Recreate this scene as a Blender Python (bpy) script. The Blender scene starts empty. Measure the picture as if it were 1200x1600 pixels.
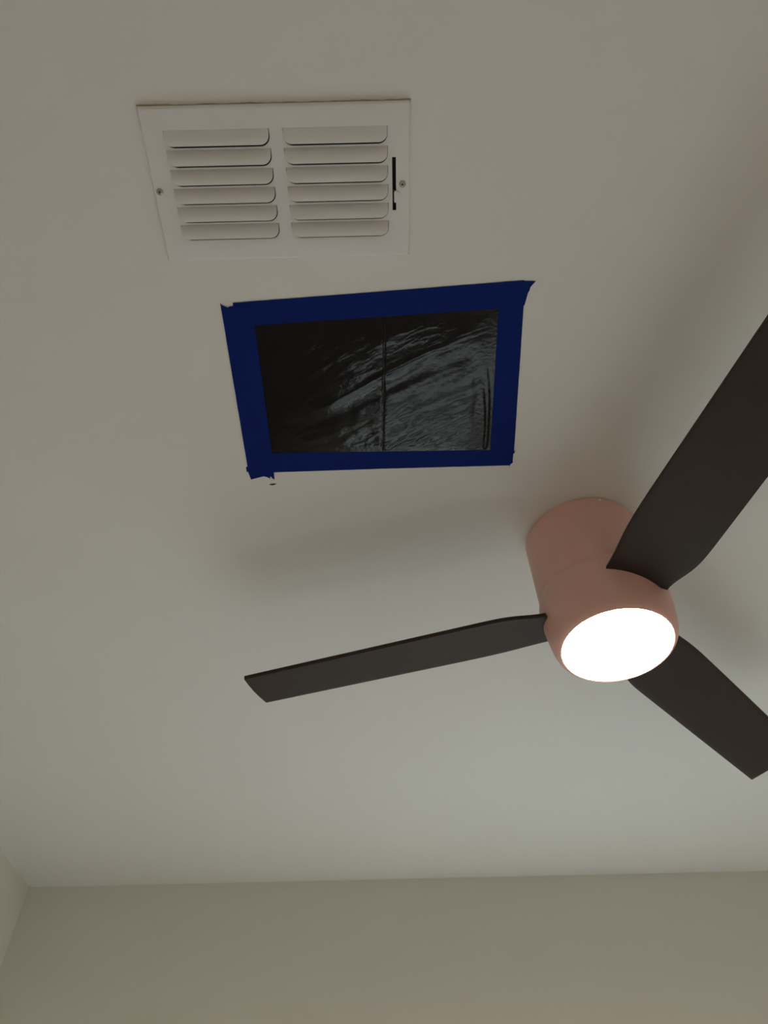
import bpy, bmesh, math, random
from mathutils import Vector, Matrix, noise

random.seed(7)
PI = math.pi
scene = bpy.context.scene
COL = scene.collection

# ------------------------------------------------------------------ camera
CEIL = 2.50                      # ceiling height
CAM_Z = CEIL - 1.0403
F_PX, PITCH, YAW, ROLL = 1116.035, 0.884918, -0.001383, -0.021893
cam_data = bpy.data.cameras.new('camera')
cam = bpy.data.objects.new('camera', cam_data)
COL.objects.link(cam)
cam_data.sensor_fit = 'VERTICAL'
cam_data.sensor_height = 36.0
cam_data.lens = 36.0 * F_PX / 1600.0
cam_data.clip_start = 0.02
_f = Vector((math.sin(YAW) * math.cos(PITCH), math.cos(YAW) * math.cos(PITCH), math.sin(PITCH)))
_r = Vector((math.cos(YAW), -math.sin(YAW), 0))
_u = _r.cross(_f)
_r2 = math.cos(ROLL) * _r + math.sin(ROLL) * _u
_u2 = -math.sin(ROLL) * _r + math.cos(ROLL) * _u
cam.matrix_world = Matrix(((_r2.x, _u2.x, -_f.x, 0.0),
                           (_r2.y, _u2.y, -_f.y, 0.0),
                           (_r2.z, _u2.z, -_f.z, CAM_Z),
                           (0, 0, 0, 1)))
scene.camera = cam

# ------------------------------------------------------------------ light and exposure
SUN_ENERGY, SUN_ELEV, SUN_AZ = 20.0, 68.0, 2.0       # sun falling through the window in the far wall
SKY_STRENGTH = 1.5
SKY_COLOR = (0.80, 0.97, 1.0)
LAMP_COLOR = (1.0, 0.60, 0.47)
LAMP_STRENGTH = 122.0

world = bpy.data.worlds.new('sky')
scene.world = world
world.use_nodes = True
bg = world.node_tree.nodes['Background']
bg.inputs[0].default_value = (*SKY_COLOR, 1)
bg.inputs[1].default_value = SKY_STRENGTH

sun_data = bpy.data.lights.new('sun', 'SUN')
sun_data.energy = SUN_ENERGY
sun_data.angle = math.radians(4)
sun_data.color = (0.84, 1.0, 1.0)
sun = bpy.data.objects.new('sun', sun_data)
COL.objects.link(sun)
_el, _az = math.radians(SUN_ELEV), math.radians(SUN_AZ)
_d = Vector((-math.sin(_az) * math.cos(_el), -math.cos(_az) * math.cos(_el), -math.sin(_el)))
sun.rotation_euler = _d.to_track_quat('-Z', 'Y').to_euler()

scene.view_settings.view_transform = 'Standard'
scene.view_settings.look = 'None'
scene.view_settings.gamma = 1.0
scene.view_settings.exposure = 0.13
scene.view_settings.use_curve_mapping = False
scene.cycles.max_bounces = 12
scene.cycles.diffuse_bounces = 8
scene.cycles.use_denoising = True
scene.cycles.sample_clamp_indirect = 6.0

# ------------------------------------------------------------------ helpers
def material(name, color, rough=0.6, spec=0.5, metal=0.0, bump=None, vary=None, coat=0.0):
    """bump=(scale, strength, distance), vary=(scale, amount): procedural noise in object space"""
    m = bpy.data.materials.new(name)
    m.use_nodes = True
    nt = m.node_tree
    b = nt.nodes['Principled BSDF']
    b.inputs['Base Color'].default_value = (*color, 1)
    b.inputs['Roughness'].default_value = rough
    b.inputs['Specular IOR Level'].default_value = spec
    b.inputs['Metallic'].default_value = metal
    b.inputs['Coat Weight'].default_value = coat
    tc = nt.nodes.new('ShaderNodeTexCoord')
    if vary:
        n = nt.nodes.new('ShaderNodeTexNoise')
        n.inputs['Scale'].default_value = vary[0]
        n.inputs['Detail'].default_value = 4
        nt.links.new(tc.outputs['Object'], n.inputs['Vector'])
        mx = nt.nodes.new('ShaderNodeMix')
        mx.data_type = 'RGBA'
        mx.inputs[6].default_value = (*[c * (1 - vary[1]) for c in color], 1)
        mx.inputs[7].default_value = (*[min(1, c * (1 + vary[1])) for c in color], 1)
        nt.links.new(n.outputs['Fac'], mx.inputs[0])
        nt.links.new(mx.outputs[2], b.inputs['Base Color'])
    if bump:
        n = nt.nodes.new('ShaderNodeTexNoise')
        n.inputs['Scale'].default_value = bump[0]
        n.inputs['Detail'].default_value = 3
        nt.links.new(tc.outputs['Object'], n.inputs['Vector'])
        bp = nt.nodes.new('ShaderNodeBump')
        bp.inputs['Strength'].default_value = bump[1]
        bp.inputs['Distance'].default_value = bump[2]
        nt.links.new(n.outputs['Fac'], bp.inputs['Height'])
        nt.links.new(bp.outputs['Normal'], b.inputs['Normal'])
    return m

def obj(name, bm, mat, parent=None, smooth=False):
    bmesh.ops.recalc_face_normals(bm, faces=bm.faces[:])
    me = bpy.data.meshes.new(name)
    bm.to_mesh(me)
    bm.free()
    me.materials.append(mat)
    if smooth:
        for p in me.polygons:
            p.use_smooth = True
        me.set_sharp_from_angle(angle=math.radians(35))
    o = bpy.data.objects.new(name, me)
    COL.objects.link(o)
    if parent:
        o.parent = parent
    return o

def tag(o, label=None, cat=None, group=None, kind=None):
    if label: o['label'] = label
    if cat: o['category'] = cat
    if group: o['group'] = group
    if kind: o['kind'] = kind
    return o

def thing(name, label, cat, loc):
    o = bpy.data.objects.new(name, None)
    COL.objects.link(o)
    o.location = loc
    o.empty_display_size = 0.05
    return tag(o, label, cat)

def add_box(bm, lo, hi):
    vs = [bm.verts.new((x, y, z)) for x in (lo[0], hi[0]) for y in (lo[1], hi[1]) for z in (lo[2], hi[2])]
    for f in ((0, 1, 3, 2), (4, 6, 7, 5), (0, 4, 5, 1), (2, 3, 7, 6), (0, 2, 6, 4), (1, 5, 7, 3)):
        bm.faces.new([vs[i] for i in f])

def box(name, lo, hi, mat, parent=None, bevel=0.0):
    bm = bmesh.new()
    add_box(bm, lo, hi)
    if bevel:
        bmesh.ops.bevel(bm, geom=bm.edges[:], offset=bevel, segments=3, affect='EDGES', profile=0.5)
    return obj(name, bm, mat, parent, smooth=bool(bevel))

def add_lathe(bm, prof, n=96, center=(0, 0)):
    rings = []
    for r, z in prof:
        if r < 1e-6:
            rings.append([bm.verts.new((center[0], center[1], z))])
        else:
            rings.append([bm.verts.new((center[0] + r * math.cos(2 * PI * i / n), center[1] + r * math.sin(2 * PI * i / n), z)) for i in range(n)])
    for a, b in zip(rings, rings[1:]):
        for i in range(n):
            j = (i + 1) % n
            if len(a) == 1 and len(b) == 1:
                continue
            if len(a) == 1:
                bm.faces.new((a[0], b[i], b[j]))
            elif len(b) == 1:
                bm.faces.new((a[i], a[j], b[0]))
            else:
                bm.faces.new((a[i], a[j], b[j], b[i]))

def smoothstep(a, b, x):
    t = max(0.0, min(1.0, (x - a) / (b - a)))
    return t * t * (3 - 2 * t)

# ------------------------------------------------------------------ materials
M_CEIL = material('ceiling_paint', (0.80, 0.79, 0.765), 0.85, 0.25, bump=(420, 0.10, 0.002), vary=(1.5, 0.012))
M_WALL = material('wall_paint', (0.755, 0.75, 0.69), 0.85, 0.25, bump=(380, 0.12, 0.002), vary=(1.2, 0.012))
M_FLOOR = material('floor_carpet', (0.45, 0.445, 0.435), 0.95, 0.1, bump=(260, 0.5, 0.01), vary=(40, 0.12))
M_TRIM = material('trim_paint', (0.80, 0.79, 0.76), 0.4)
M_VENT = material('vent_enamel', (0.785, 0.775, 0.77), 0.55, 0.2, bump=(900, 0.04, 0.001))
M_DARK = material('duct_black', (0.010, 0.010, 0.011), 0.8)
M_SCREW = material('screw_metal', (0.42, 0.40, 0.35), 0.38, metal=0.8)
M_TAPE = material('tape_blue', (0.0025, 0.017, 0.155), 0.65, 0.10, bump=(700, 0.25, 0.001), vary=(30, 0.10))
M_HOUSING = material('housing_glow_pink', (0.78, 0.47, 0.40), 0.45, 0.5, bump=(900, 0.03, 0.001))  # pink lamp glare put into the base colour of a dark housing
M_BLADE = material('blade_espresso', (0.046, 0.033, 0.028), 0.55, 0.18, bump=(60, 0.04, 0.002), vary=(18, 0.10))
M_CHIP = material('bare_chip', (0.03, 0.028, 0.025), 0.8)
M_EDGE_LINE = material('brown_edge_line', (0.42, 0.35, 0.26), 0.85, vary=(60, 0.35))

M_PLASTIC = material('plastic_film', (0.004, 0.004, 0.0045), 0.15, 0.30, bump=(150, 0.14, 0.002))

M_LAMP = bpy.data.materials.new('lamp_diffuser')
M_LAMP.use_nodes = True
_b = M_LAMP.node_tree.nodes['Principled BSDF']
_b.inputs['Base Color'].default_value = (0.9, 0.9, 0.88, 1)
_b.inputs['Emission Color'].default_value = (*LAMP_COLOR, 1)
_b.inputs['Emission Strength'].default_value = LAMP_STRENGTH

M_GLASS = bpy.data.materials.new('window_glass')
M_GLASS.use_nodes = True
_nt = M_GLASS.node_tree
_nt.nodes.clear()
_o = _nt.nodes.new('ShaderNodeOutputMaterial')
_mx = _nt.nodes.new('ShaderNodeMixShader'); _mx.inputs[0].default_value = 0.06
_tr = _nt.nodes.new('ShaderNodeBsdfTransparent')
_gl = _nt.nodes.new('ShaderNodeBsdfGlossy'); _gl.inputs['Roughness'].default_value = 0.02
_nt.links.new(_tr.outputs[0], _mx.inputs[1]); _nt.links.new(_gl.outputs[0], _mx.inputs[2])
_nt.links.new(_mx.outputs[0], _o.inputs['Surface'])

# ------------------------------------------------------------------ room shell
XL, XR, YN, YF = -1.184, 1.95, -0.62, 2.394
T = 0.12
WX0, WX1, WZ0, WZ1 = -0.18, 1.24, 0.40, 1.85        # window opening in the far wall, below the picture

tag(box('ceiling', (XL - T, YN - T, CEIL), (XR + T, YF + T, CEIL + T), M_CEIL), kind='structure')
tag(box('floor', (XL - T, YN - T, -T), (XR + T, YF + T, 0), M_FLOOR), kind='structure')
tag(box('wall_left', (XL - T, YN, 0), (XL, YF, CEIL), M_WALL), kind='structure')
tag(box('wall_right', (XR, YN, 0), (XR + T, YF, CEIL), M_WALL), kind='structure')
tag(box('wall_near', (XL - T, YN - T, 0), (XR + T, YN, CEIL), M_WALL), kind='structure')
bm = bmesh.new()
add_box(bm, (XL - T, YF, 0), (WX0, YF + T, CEIL))
add_box(bm, (WX1, YF, 0), (XR + T, YF + T, CEIL))
add_box(bm, (WX0, YF, 0), (WX1, YF + T, WZ0))
add_box(bm, (WX0, YF, WZ1), (WX1, YF + T, CEIL))
bmesh.ops.remove_doubles(bm, verts=bm.verts[:], dist=1e-5)
tag(obj('wall_far', bm, M_WALL), kind='structure')

bm = bmesh.new()
fw = 0.045
ya, yb = YF + 0.05, YF + 0.09
add_box(bm, (WX0, ya, WZ0), (WX0 + fw, yb, WZ1))
add_box(bm, (WX1 - fw, ya, WZ0), (WX1, yb, WZ1))
add_box(bm, (WX0 + fw, ya, WZ0), (WX1 - fw, yb, WZ0 + fw))
add_box(bm, (WX0 + fw, ya, WZ1 - fw), (WX1 - fw, yb, WZ1))
xm = (WX0 + WX1) / 2
add_box(bm, (xm - 0.02, ya, WZ0 + fw), (xm + 0.02, yb, WZ1 - fw))
win = tag(obj('window_1', bm, M_TRIM), kind='structure')
box('window_pane', (WX0 + fw, YF + 0.068, WZ0 + fw), (WX1 - fw, YF + 0.072, WZ1 - fw), M_GLASS, win)
box('window_sill', (WX0 - 0.04, YF - 0.06, WZ0 - 0.025), (WX1 + 0.04, YF - 0.0005, WZ0 - 0.0005), M_TRIM, win, 0.004)

portal_data = bpy.data.lights.new('window_portal', 'AREA')
portal_data.shape = 'RECTANGLE'
portal_data.size, portal_data.size_y = WX1 - WX0, WZ1 - WZ0
portal_data.cycles.is_portal = True
portal = bpy.data.objects.new('window_portal', portal_data)
COL.objects.link(portal)
portal.location = ((WX0 + WX1) / 2, YF + 0.03, (WZ0 + WZ1) / 2)
portal.rotation_euler = (-PI / 2, 0, 0)             # facing -Y, into the room

for nm, lo, hi in (('baseboard_left', (XL, YN, 0), (XL + 0.014, YF, 0.10)),
                   ('baseboard_right', (XR - 0.014, YN, 0), (XR, YF, 0.10)),
                   ('baseboard_near', (XL + 0.014, YN, 0), (XR - 0.014, YN + 0.014, 0.10)),
                   ('baseboard_far', (XL + 0.014, YF - 0.014, 0), (XR - 0.014, YF, 0.10))):
    tag(box(nm, lo, hi, M_TRIM), kind='structure')

# ------------------------------------------------------------------ ceiling fan
FX, FY = 0.3835, 0.9357
fan = thing('ceiling_fan', 'ceiling fan with housing coloured pink by painted-in lamp glow, three dark blades and a glowing round light', 'ceiling fan', (FX, FY, CEIL))

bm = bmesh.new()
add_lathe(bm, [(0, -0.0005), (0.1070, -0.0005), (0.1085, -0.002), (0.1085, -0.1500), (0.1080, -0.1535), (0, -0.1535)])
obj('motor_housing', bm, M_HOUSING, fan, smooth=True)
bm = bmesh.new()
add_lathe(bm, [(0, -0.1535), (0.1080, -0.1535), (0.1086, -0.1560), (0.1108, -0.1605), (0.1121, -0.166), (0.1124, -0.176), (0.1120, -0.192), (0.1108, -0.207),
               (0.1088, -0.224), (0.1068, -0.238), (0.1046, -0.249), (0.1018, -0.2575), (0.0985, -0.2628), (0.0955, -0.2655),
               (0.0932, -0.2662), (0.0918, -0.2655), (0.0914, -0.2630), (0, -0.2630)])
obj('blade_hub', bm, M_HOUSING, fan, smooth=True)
bm = bmesh.new()
prof = [(0, -0.2632), (0.0910, -0.2632), (0.0910, -0.2655)]
for i in range(1, 11):
    a = i / 10
    r = 0.0908 * (1 - a)
    prof.append((r, -0.2657 - 0.006 * (1 - (r / 0.0908) ** 2)))
add_lathe(bm, prof)
tag(obj('light_diffuser', bm, M_LAMP, fan, smooth=True), label='round white lit diffuser')
# small fixing screw high on the housing
sa = math.radians(-82)
bm = bmesh.new()
add_lathe(bm, [(0, 0), (0.0032, 0), (0.0032, 0.0012), (0.0022, 0.0022), (0, 0.0026)], 20)
mt = Matrix.Translation((0.1083 * math.cos(sa), 0.1083 * math.sin(sa), -0.0085)) @ Matrix.Rotation(sa, 4, 'Z') @ Matrix.Rotation(PI / 2, 4, 'Y')
bmesh.ops.transform(bm, matrix=mt, verts=bm.verts[:])
tag(obj('fixing_screw', bm, M_TRIM, fan, smooth=True), label='small bright screw head')

EDGE_A = (0.073651, 0.066226, -0.018814, 0.044833)      # blade outline: offset, slope, rounding towards the hub
EDGE_B = (-0.065413, 0.089468, 0.011424, 0.077009)
TIP_A, TIP_B = 0.6443, 0.6631
TH0, Z0, PH0 = 2.818527, -0.198501, -0.248089
DEV = [(-0.019676, 0.000182, -0.028718), (0.010544, -0.005410, -0.009059), (0.009132, 0.005228, 0.037777)]
def edge(c, r):
    return c[0] + c[1] * r + c[2] * math.exp(-((r - 0.10) / c[3]) ** 2)
THICK = 0.0075

def blade_mesh(k):
    th = TH0 + DEV[k][0] + k * 2 * PI / 3
    z0 = Z0 + DEV[k][1]
    ph = PH0 + DEV[k][2]
    u = Vector((math.cos(th), math.sin(th), 0))
    t = Vector((-u.y, u.x, 0))
    sdir = math.cos(ph) * t + math.sin(ph) * Vector((0, 0, 1))
    ndir = u.cross(sdir)
    if ndir.z < 0:
        ndir = -ndir
    bm = bmesh.new()
    n = 64
    R0 = 0.098
    rows = []
    m = 12
    e = 0.0016
    for i in range(n + 1):
        w = i / n
        ra, rb = R0 + w * (TIP_A - R0), R0 + w * (TIP_B - R0)
        sa_, sb_ = edge(EDGE_A, ra), edge(EDGE_B, rb)
        bottom, top = [], []
        for j in range(m + 1):
            v = j / m
            r = ra + (rb - ra) * v
            s = sa_ + (sb_ - sa_) * v
            bow = 0.0028 * math.sin(PI * v) if i == n else 0.0028 * math.sin(PI * v) * smoothstep(0.85, 1, w)
            base = (r + bow) * u + s * sdir + Vector((0, 0, z0))
            camber = 0.0
            bottom.append(base + camber * ndir)
            top.append(base + (THICK + camber) * ndir)
        rows.append((bottom, top))
    ring = []
    for bottom, top in rows:
        loop = [bm.verts.new(p) for p in bottom] + [bm.verts.new(p) for p in reversed(top)]
        ring.append(loop)
    L = len(ring[0])
    for a, b in zip(ring, ring[1:]):
        for i in range(L):
            j = (i + 1) % L
            bm.faces.new((a[i], a[j], b[j], b[i]))
    for lp in (ring[0], ring[-1]):
        for j in range(m):
            bm.faces.new((lp[j], lp[j + 1], lp[L - 2 - j], lp[L - 1 - j]))
    bmesh.ops.recalc_face_normals(bm, faces=bm.faces[:])
    sharp = [ed for ed in bm.edges if len(ed.link_faces) == 2 and ed.calc_face_angle(0) > 0.9]
    bmesh.ops.bevel(bm, geom=sharp, offset=0.0012, segments=2, affect='EDGES', profile=0.5)
    return bm

for k in range(3):
    obj('fan_blade', blade_mesh(k), M_BLADE, fan, smooth=True)

# ------------------------------------------------------------------ air vent
VX, VY = -0.1301, 0.2695
VW, VH = 0.3490, 0.1967
FACE = -0.0085
vent = thing('air_vent', 'white metal ceiling air vent with two columns of curved louvers', 'air vent', (VX, VY, CEIL))

COLS = [(-0.1460, -0.0085), (0.0088, 0.1452)]
Y0 = -0.0712
PITCH_Y = 0.0238
HOLE = 0.0214
SLOT = (0.1508, 0.1558, -0.0333, 0.0345)
xs = sorted({-VW / 2 + 0.004, COLS[0][0], COLS[0][1], COLS[1][0], COLS[1][1], SLOT[0], SLOT[1], VW / 2 - 0.004})
ysl = {-VH / 2 + 0.004, VH / 2 - 0.004, SLOT[2], SLOT[3]}
for k in range(6):
    ysl.add(Y0 + k * PITCH_Y); ysl.add(Y0 + k * PITCH_Y + HOLE)
ys = sorted(ysl)
bm = bmesh.new()
gv = {}
def gvert(i, j):
    if (i, j) not in gv:
        gv[(i, j)] = bm.verts.new((xs[i], ys[j], FACE))
    return gv[(i, j)]
for i in range(len(xs) - 1):
    for j in range(len(ys) - 1):
        xc, yc = (xs[i] + xs[i + 1]) / 2, (ys[j] + ys[j + 1]) / 2
        hole = SLOT[0] < xc < SLOT[1] and SLOT[2] < yc < SLOT[3]
        for a, b in COLS:
            if a < xc < b:
                for k in range(6):
                    if Y0 + k * PITCH_Y < yc < Y0 + k * PITCH_Y + HOLE:
                        hole = True
        if not hole:
            bm.faces.new((gvert(i, j), gvert(i + 1, j), gvert(i + 1, j + 1), gvert(i, j + 1)))
# round the two far corners of every louver opening
RC = 0.0125
for a, b in COLS:
    for k in range(6):
        ye = Y0 + k * PITCH_Y + HOLE
        for xc_, sg in ((a, 1), (b, -1)):
            pv = [bm.verts.new((xc_, ye, FACE))] + [bm.verts.new((xc_ + sg * RC * (1 - math.sin(q * PI / 16)), ye - RC * (1 - math.cos(q * PI / 16)), FACE)) for q in range(9)]
            for q in range(1, 9):
                bm.faces.new((pv[0], pv[q], pv[q + 1]))
# turn the outer border up to the ceiling as a rolled rim
border = [e for e in bm.edges if e.is_boundary and all(abs(abs(v.co.x) - (VW / 2 - 0.004)) < 1e-6 or abs(abs(v.co.y) - (VH / 2 - 0.004)) < 1e-6 for v in e.verts)]
cur = border
for dx, z in ((0.0016, FACE + 0.0004), (0.0012, FACE + 0.0014), (0.0008, FACE + 0.0028), (0.0004, -0.0003)):
    r = bmesh.ops.extrude_edge_only(bm, edges=cur)
    nv = [g for g in r['geom'] if isinstance(g, bmesh.types.BMVert)]
    for v in nv:
        if abs(v.co.x) > VW / 2 - 0.0045: v.co.x += math.copysign(dx, v.co.x)
        if abs(v.co.y) > VH / 2 - 0.0045: v.co.y += math.copysign(dx, v.co.y)
        v.co.z = z if (v.co.y > -VH / 2 + 0.01 or z < -0.003) else -0.0030      # the edge nearest the camera side hangs a little open
    cur = [g for g in r['geom'] if isinstance(g, bmesh.types.BMEdge)]
# sheet thickness at slots and openings
inner = [e for e in bm.edges if e.is_boundary and e.calc_length() > 0 and abs(e.verts[0].co.z - FACE) < 1e-6 and abs(e.verts[1].co.z - FACE) < 1e-6]
r = bmesh.ops.extrude_edge_only(bm, edges=inner)
for g in r['geom']:
    if isinstance(g, bmesh.types.BMVert):
        g.co.z += 0.0009
obj('faceplate', bm, M_VENT, vent, smooth=True)

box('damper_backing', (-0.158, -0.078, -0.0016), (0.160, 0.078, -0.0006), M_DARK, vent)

def louver_mesh(x0, x1):
    bm = bmesh.new()
    run, drop, rc, th = 0.0176, 0.0088, 0.0115, 0.0008
    x0, x1 = x0 + 0.0006, x1 - 0.0006
    n = 18
    def pt(t):
        a = t * PI / 2 * 0.94
        return (run * t,
                -drop * math.sin(a) / math.sin(PI / 2 * 0.94))
    length = [0.0]
    pts = [pt(i / n) for i in range(n + 1)]
    for a, b in zip(pts, pts[1:]):
        length.append(length[-1] + math.hypot(b[0] - a[0], b[1] - a[1]))
    # finer samples near the free edge for the rounded corners
    ts = [i / n for i in range(n)] + [1 - 1 / n * (0.55 ** k) for k in range(1, 8)] + [1.0]
    ts = sorted(set(ts))
    tot = length[-1]
    lo, up = [], []
    for t in ts:
        y, z = pt(t)
        s_ = tot * (1 - t)                         # arc distance to free edge (approx.)
        inset = 0.0 if s_ >= rc else rc - math.sqrt(max(0, rc * rc - (rc - s_) ** 2))
        cols_ = [x0 + inset + (x1 - x0 - 2 * inset) * q / 8 for q in range(9)]
        lo.append([bm.verts.new((x, y, FACE + z)) for x in cols_])
        up.append([bm.verts.new((x, y + th * 0.35, FACE + z + th)) for x in cols_])
    for A in (lo, up):
        for a, b in zip(A, A[1:]):
            for q in range(8):
                bm.faces.new((a[q], a[q + 1], b[q + 1], b[q]))
    for i in range(len(ts) - 1):
        for q in (0, 8):
            bm.faces.new((lo[i][q], lo[i + 1][q], up[i + 1][q], up[i][q]))
    for i in (0, len(ts) - 1):
        for q in range(8):
            bm.faces.new((lo[i][q], lo[i][q + 1], up[i][q + 1], up[i][q]))
    return bm

for c, (a, b) in enumerate(COLS):
    first = None
    for k in range(6):
        if first is None:
            first = o = obj('louver', louver_mesh(a, b), M_VENT, vent, smooth=True)
        else:
            o = first.copy()
            COL.objects.link(o)
            o.parent = vent
        o.location = (0, Y0 + k * PITCH_Y, 0)

# thin brownish strip along the edge nearest the camera side, ragged outline
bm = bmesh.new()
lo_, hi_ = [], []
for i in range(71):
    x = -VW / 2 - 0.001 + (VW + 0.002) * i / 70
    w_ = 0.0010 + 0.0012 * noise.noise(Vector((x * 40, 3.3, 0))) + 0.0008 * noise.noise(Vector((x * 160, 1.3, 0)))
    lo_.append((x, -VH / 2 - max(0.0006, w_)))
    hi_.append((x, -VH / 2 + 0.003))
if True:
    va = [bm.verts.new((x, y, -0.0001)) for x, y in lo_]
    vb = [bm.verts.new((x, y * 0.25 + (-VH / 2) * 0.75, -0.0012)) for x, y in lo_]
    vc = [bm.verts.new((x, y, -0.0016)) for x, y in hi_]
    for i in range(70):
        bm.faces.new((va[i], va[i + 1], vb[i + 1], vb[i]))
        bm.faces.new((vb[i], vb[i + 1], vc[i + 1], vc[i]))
tag(obj('brown_edge_line', bm, M_EDGE_LINE, vent, smooth=True), label='thin brownish line along the vent edge')

# damper lever poking out of its slot
bm = bmesh.new()
out = [(0.1530, 0.0095), (0.1558, 0.0085), (0.1588, 0.0100), (0.1612, 0.0132), (0.1612, 0.0152), (0.1590, 0.0185), (0.1570, 0.0235), (0.1532, 0.0235)]
lv = [bm.verts.new((x, y, FACE - 0.0030)) for x, y in out]
uv_ = [bm.verts.new((x, y, FACE - 0.0012)) for x, y in out]
bm.faces.new(lv); bm.faces.new(uv_)
for i in range(len(out)):
    j = (i + 1) % len(out)
    bm.faces.new((lv[i], lv[j], uv_[j], uv_[i]))
add_box(bm, (0.1532, 0.0100, FACE - 0.0014), (0.1548, 0.0225, -0.0016))
obj('damper_lever', bm, M_VENT, vent)

for sx, sy in ((-0.1656, 0.0033), (0.1645, 0.0007)):
    bm = bmesh.new()
    add_lathe(bm, [(0, FACE - 0.0002), (0.0046, FACE - 0.0002), (0.0045, FACE - 0.0008), (0.0036, FACE - 0.0016), (0.0020, FACE - 0.0020), (0.0016, FACE - 0.0019), (0, FACE - 0.0019)], 28, (sx, sy))
    s = obj('screw', bm, M_SCREW, vent, smooth=True)
    bm = bmesh.new()
    add_box(bm, (sx - 0.0016, sy - 0.0004, FACE - 0.00215), (sx + 0.0016, sy + 0.0004, FACE - 0.0018))
    add_box(bm, (sx - 0.0004, sy - 0.0016, FACE - 0.00215), (sx + 0.0004, sy + 0.0016, FACE - 0.0018))
    obj('screw_recess', bm, M_DARK, s)

# ------------------------------------------------------------------ black plastic sheet
HQ = [(-0.1942, 0.4722), (0.1814, 0.4544), (0.1885, 0.7157), (-0.1956, 0.7118)]   # visible opening between the tapes
def hq(a, b):
    p0 = Vector(HQ[0]).lerp(Vector(HQ[1]), a)
    p1 = Vector(HQ[3]).lerp(Vector(HQ[2]), a)
    return p0.lerp(p1, b)

def seg_d(p, a, b):
    ab = b - a
    t = max(0, min(1, (p - a).dot(ab) / ab.dot(ab)))
    return (p - (a + t * ab)), t

def film_height(a, b):
    p = hq(a, b)
    x, y = p.x, p.y
    edge = min(smoothstep(0, 0.22, a), smoothstep(0, 0.16, 1 - a), smoothstep(0, 0.18, b), smoothstep(0, 0.12, 1 - b))
    soft = min(1.0, 8 * a, 8 * (1 - a), 10 * b, 14 * (1 - b))
    h = 0.0050 * math.sin(PI * a) ** 0.9 * math.sin(PI * b)      # the sheet sags a little in the middle
    # long soft diagonal folds running from lower left to upper right
    ca, sa2 = math.cos(math.radians(-25)), math.sin(math.radians(-25))
    ul, vl = ca * x + sa2 * (y - 0.56), -sa2 * x + ca * (y - 0.56)
    vl += 0.007 * math.sin(ul * 13 + 0.6) + 0.0015 * noise.noise(Vector((ul * 40, vl * 40, 3.0)))
    h += edge * (0.0014 + 0.0010 * noise.noise(Vector((ul * 16, 5.5, 0.2)))) * math.exp(-((vl - 0.006) / 0.0052) ** 2) * smoothstep(-0.17, 0.02, ul) * (1 - smoothstep(0.07, 0.17, ul))
    h -= edge * 0.00035 * smoothstep(-0.12, -0.04, ul) * (math.exp(-((vl - 0.0045 - 0.002 * math.sin(ul * 30)) / 0.0011) ** 2) + math.exp(-((vl - 0.0085 + 0.003 * math.sin(ul * 21 + 1)) / 0.0010) ** 2))
    h -= edge * 0.0016 * math.exp(-((vl - 0.030) / 0.014) ** 2) * smoothstep(-0.16, -0.04, ul) * (1 - smoothstep(0.02, 0.12, ul))
    h += edge * 0.0010 * math.exp(-((vl + 0.046) / 0.011) ** 2) * smoothstep(-0.02, 0.05, ul)
    h += edge * 0.0011 * noise.noise(Vector((ul * 6, vl * 20, 1.3)))
    h += edge * 0.00035 * noise.noise(Vector((ul * 12, vl * 80, 4.1)))
    h += soft * (0.0004 * noise.noise(Vector((x * 26 + 4, y * 26, 6.6))) + 0.00022 * noise.noise(Vector((x * 60, y * 48 + 9, 2.9))))
    # sharp crinkles gathered in patches
    patch = 0.7 * max(0, noise.noise(Vector((x * 9, y * 9, 7.7)))) + 1.1 * smoothstep(0.58, 0.95, b) * smoothstep(0.38, 0.6, a) * (1 - smoothstep(0.80, 0.93, a)) \
        + 0.9 * math.exp(-((a - 0.70) / 0.12) ** 2 - ((b - 0.12) / 0.10) ** 2) + 0.5 * math.exp(-((a - 0.55) / 0.06) ** 2 - ((b - 0.65) / 0.10) ** 2)
    w = noise.noise(Vector((ul * 26, vl * 150, 2.2)))
    h += soft * 0.00050 * patch * max(0, 1 - abs(w) * 3.6)
    w2 = noise.noise(Vector((ul * 70 + 3, vl * 260 - ul * 40, 9.2)))
    h += soft * 0.00016 * patch * max(0, 1 - abs(w2) * 3.0)
    # curved vertical gathers by the right-hand tape
    cx_ = 0.158 + 0.020 * math.sin((b - 0.15) * 2.2)
    g = smoothstep(-0.1, 1.0, b) ** 1.5
    dxr = x - cx_
    h += g * smoothstep(0, 0.03, 1 - b) * smoothstep(0, 0.02, 1 - a) * (0.0016 * math.exp(-(dxr / 0.0050) ** 2) + 0.0009 * math.exp(-((dxr - 0.012) / 0.0022) ** 2) - 0.0022 * math.exp(-((dxr + 0.013) / 0.011) ** 2))
    # straight factory fold down the middle
    xc = 0.007 + (b) * (-0.009)
    dxc = x - xc
    h += smoothstep(0, 0.03, b) * smoothstep(0, 0.03, 1 - b) * (-0.0018 * math.exp(-abs(dxc) / 0.0014) + 0.0006 * math.exp(-abs(dxc) / 0.013))
    # short cross fold at upper right
    xc2 = 0.068
    h += (1 - smoothstep(0.22, 0.36, b)) * smoothstep(0, 0.05, b) * (-0.0006 * math.exp(-abs(x - xc2) / 0.0016))
    return max(h, 0.0)

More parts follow.
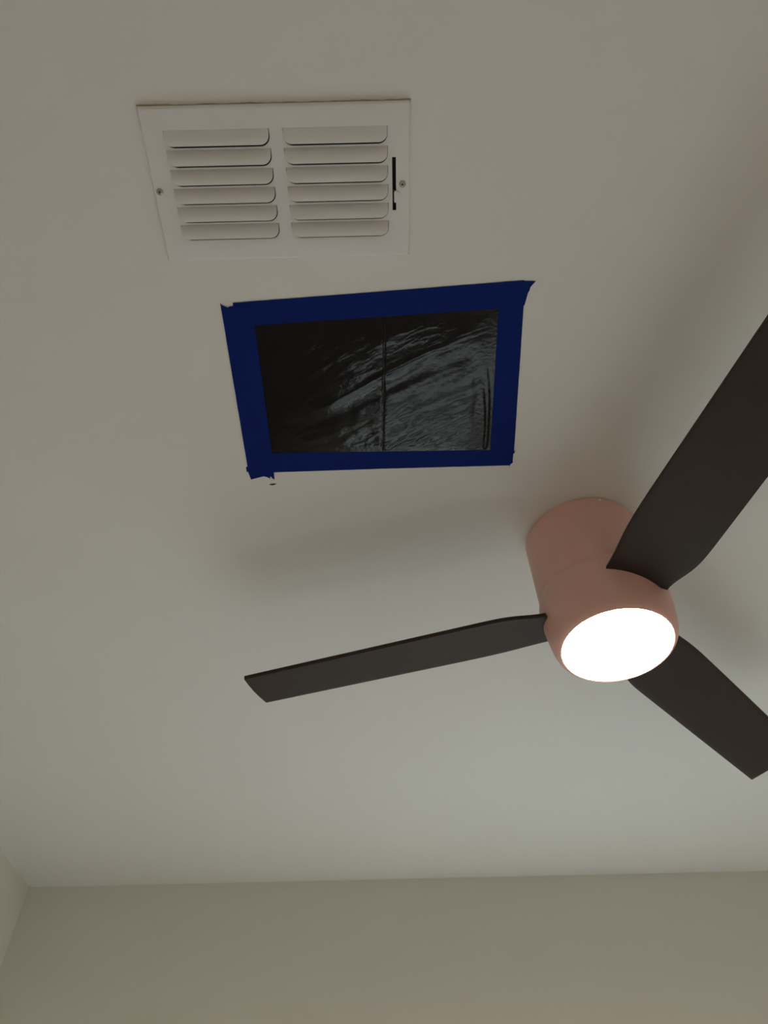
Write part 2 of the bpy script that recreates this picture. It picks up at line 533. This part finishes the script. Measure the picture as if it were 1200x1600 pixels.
bm = bmesh.new()
NX, NY = 300, 210
ov = 0.035
rows = []
for j in range(NY + 1):
    row = []
    b = -ov + (1 + 2 * ov) * j / NY
    for i in range(NX + 1):
        a = -ov + (1 + 2 * ov) * i / NX
        p = hq(a, b)
        h = film_height(a, b) if (0 <= a <= 1 and 0 <= b <= 1) else 0.0
        row.append(bm.verts.new((p.x, p.y, CEIL - 0.0004 - h)))
    rows.append(row)
for a, b in zip(rows, rows[1:]):
    for i in range(NX):
        bm.faces.new((a[i], b[i], b[i + 1], a[i + 1]))
film = obj('plastic_sheet', bm, M_PLASTIC, smooth=False)
for p in film.data.polygons:
    p.use_smooth = True
sol = film.modifiers.new('thickness', 'SOLIDIFY'); sol.thickness = 0.0002; sol.offset = 0
tag(film, 'crinkled glossy black plastic sheet taped flat over the ceiling opening', 'plastic sheet')

# ------------------------------------------------------------------ blue tape strips
def tape(outline, zlo, label):
    """a flat strip whose outline already carries its torn ends; long edges get a slight waver"""
    pts = []
    n = len(outline)
    for i in range(n):
        a, b = Vector(outline[i]), Vector(outline[(i + 1) % n])
        L = (b - a).length
        k = max(1, int(L / 0.012))
        nrm = Vector((-(b - a).y, (b - a).x)).normalized()
        for q in range(k):
            t = q / k
            p = a.lerp(b, t)
            if q:
                p = p + nrm * 0.0004 * noise.noise(Vector((p.x * 60, p.y * 60, i)))
            pts.append(p)
    bm = bmesh.new()
    vs = [bm.verts.new((p.x, p.y, CEIL - zlo)) for p in pts]
    f = bm.faces.new(vs)
    r = bmesh.ops.extrude_face_region(bm, geom=[f])
    for g in r['geom']:
        if isinstance(g, bmesh.types.BMVert):
            g.co.z -= 0.0004
    o = obj('painters_tape', bm, M_TAPE)
    return tag(o, label, 'tape', 'blue tape strips around the plastic')

tape([(-0.2225, 0.4352), (0.0000, 0.4232), (0.2150, 0.4108), (0.2168, 0.4118), (0.2335, 0.4124), (0.2290, 0.4180), (0.2262, 0.4220), (0.2258, 0.4262),
      (0.2236, 0.4310), (0.2205, 0.4500), (0.1814, 0.4544), (-0.1942, 0.4722), (-0.2215, 0.4735)], 0.0006,
     'blue tape strip along the edge nearest the air vent, torn corner sticking out')
tape([(-0.2455, 0.7405), (-0.2398, 0.7375), (-0.2390, 0.7115), (-0.1956, 0.7118), (0.1885, 0.7157), (0.2290, 0.7190), (0.2322, 0.7180), (0.2316, 0.7235), (0.2300, 0.7240), (0.2302, 0.7400), (0.2310, 0.7432),
      (0.2262, 0.7480), (0.2262, 0.7520), (0.2245, 0.7495), (0.0006, 0.7505), (-0.1980, 0.7530), (-0.2390, 0.7535), (-0.2415, 0.7500), (-0.2452, 0.7512)], 0.0006,
     'blue tape strip along the edge farthest from the air vent')
tape([(-0.2412, 0.4352), (-0.2395, 0.4385), (-0.2362, 0.4398), (-0.2310, 0.4425), (-0.2272, 0.4405), (-0.2240, 0.4408), (-0.2220, 0.4380), (-0.2180, 0.4395), (-0.1942, 0.4440),
      (-0.1942, 0.4722), (-0.1956, 0.7118), (-0.1975, 0.7690), (-0.2010, 0.7660), (-0.2030, 0.7625), (-0.2046, 0.7618), (-0.2052, 0.7665), (-0.2110, 0.7625), (-0.2165, 0.7610), (-0.2260, 0.7635), (-0.2398, 0.7675),
      (-0.2410, 0.7610), (-0.2424, 0.7530)], 0.0011,
     'blue tape strip on the left edge, ragged torn end hanging past the corner')
tape([(0.1814, 0.4230), (0.2196, 0.4210), (0.2192, 0.4490), (0.2306, 0.7196), (0.2296, 0.7260), (0.2262, 0.7345), (0.1890, 0.7380), (0.1885, 0.7157), (0.1814, 0.4544)], 0.0011,
     'blue tape strip on the right edge, on the side of the ceiling fan')

# ------------------------------------------------------------------ small marks on the ceiling
bm = bmesh.new()
cpts = [(-0.2085, 0.7806), (-0.2050, 0.7790), (-0.2010, 0.7785), (-0.1952, 0.7790), (-0.1985, 0.7806), (-0.2015, 0.7818), (-0.2045, 0.7815)]
vs = [bm.verts.new((x, y, CEIL - 0.0001)) for x, y in cpts]
f = bm.faces.new(vs)
r = bmesh.ops.extrude_face_region(bm, geom=[f])
for g in r['geom']:
    if isinstance(g, bmesh.types.BMVert):
        g.co.z -= 0.0009
tag(obj('paint_chip', bm, M_CHIP), 'tiny dark paint chip on the ceiling just below the torn tape end', 'paint chip')
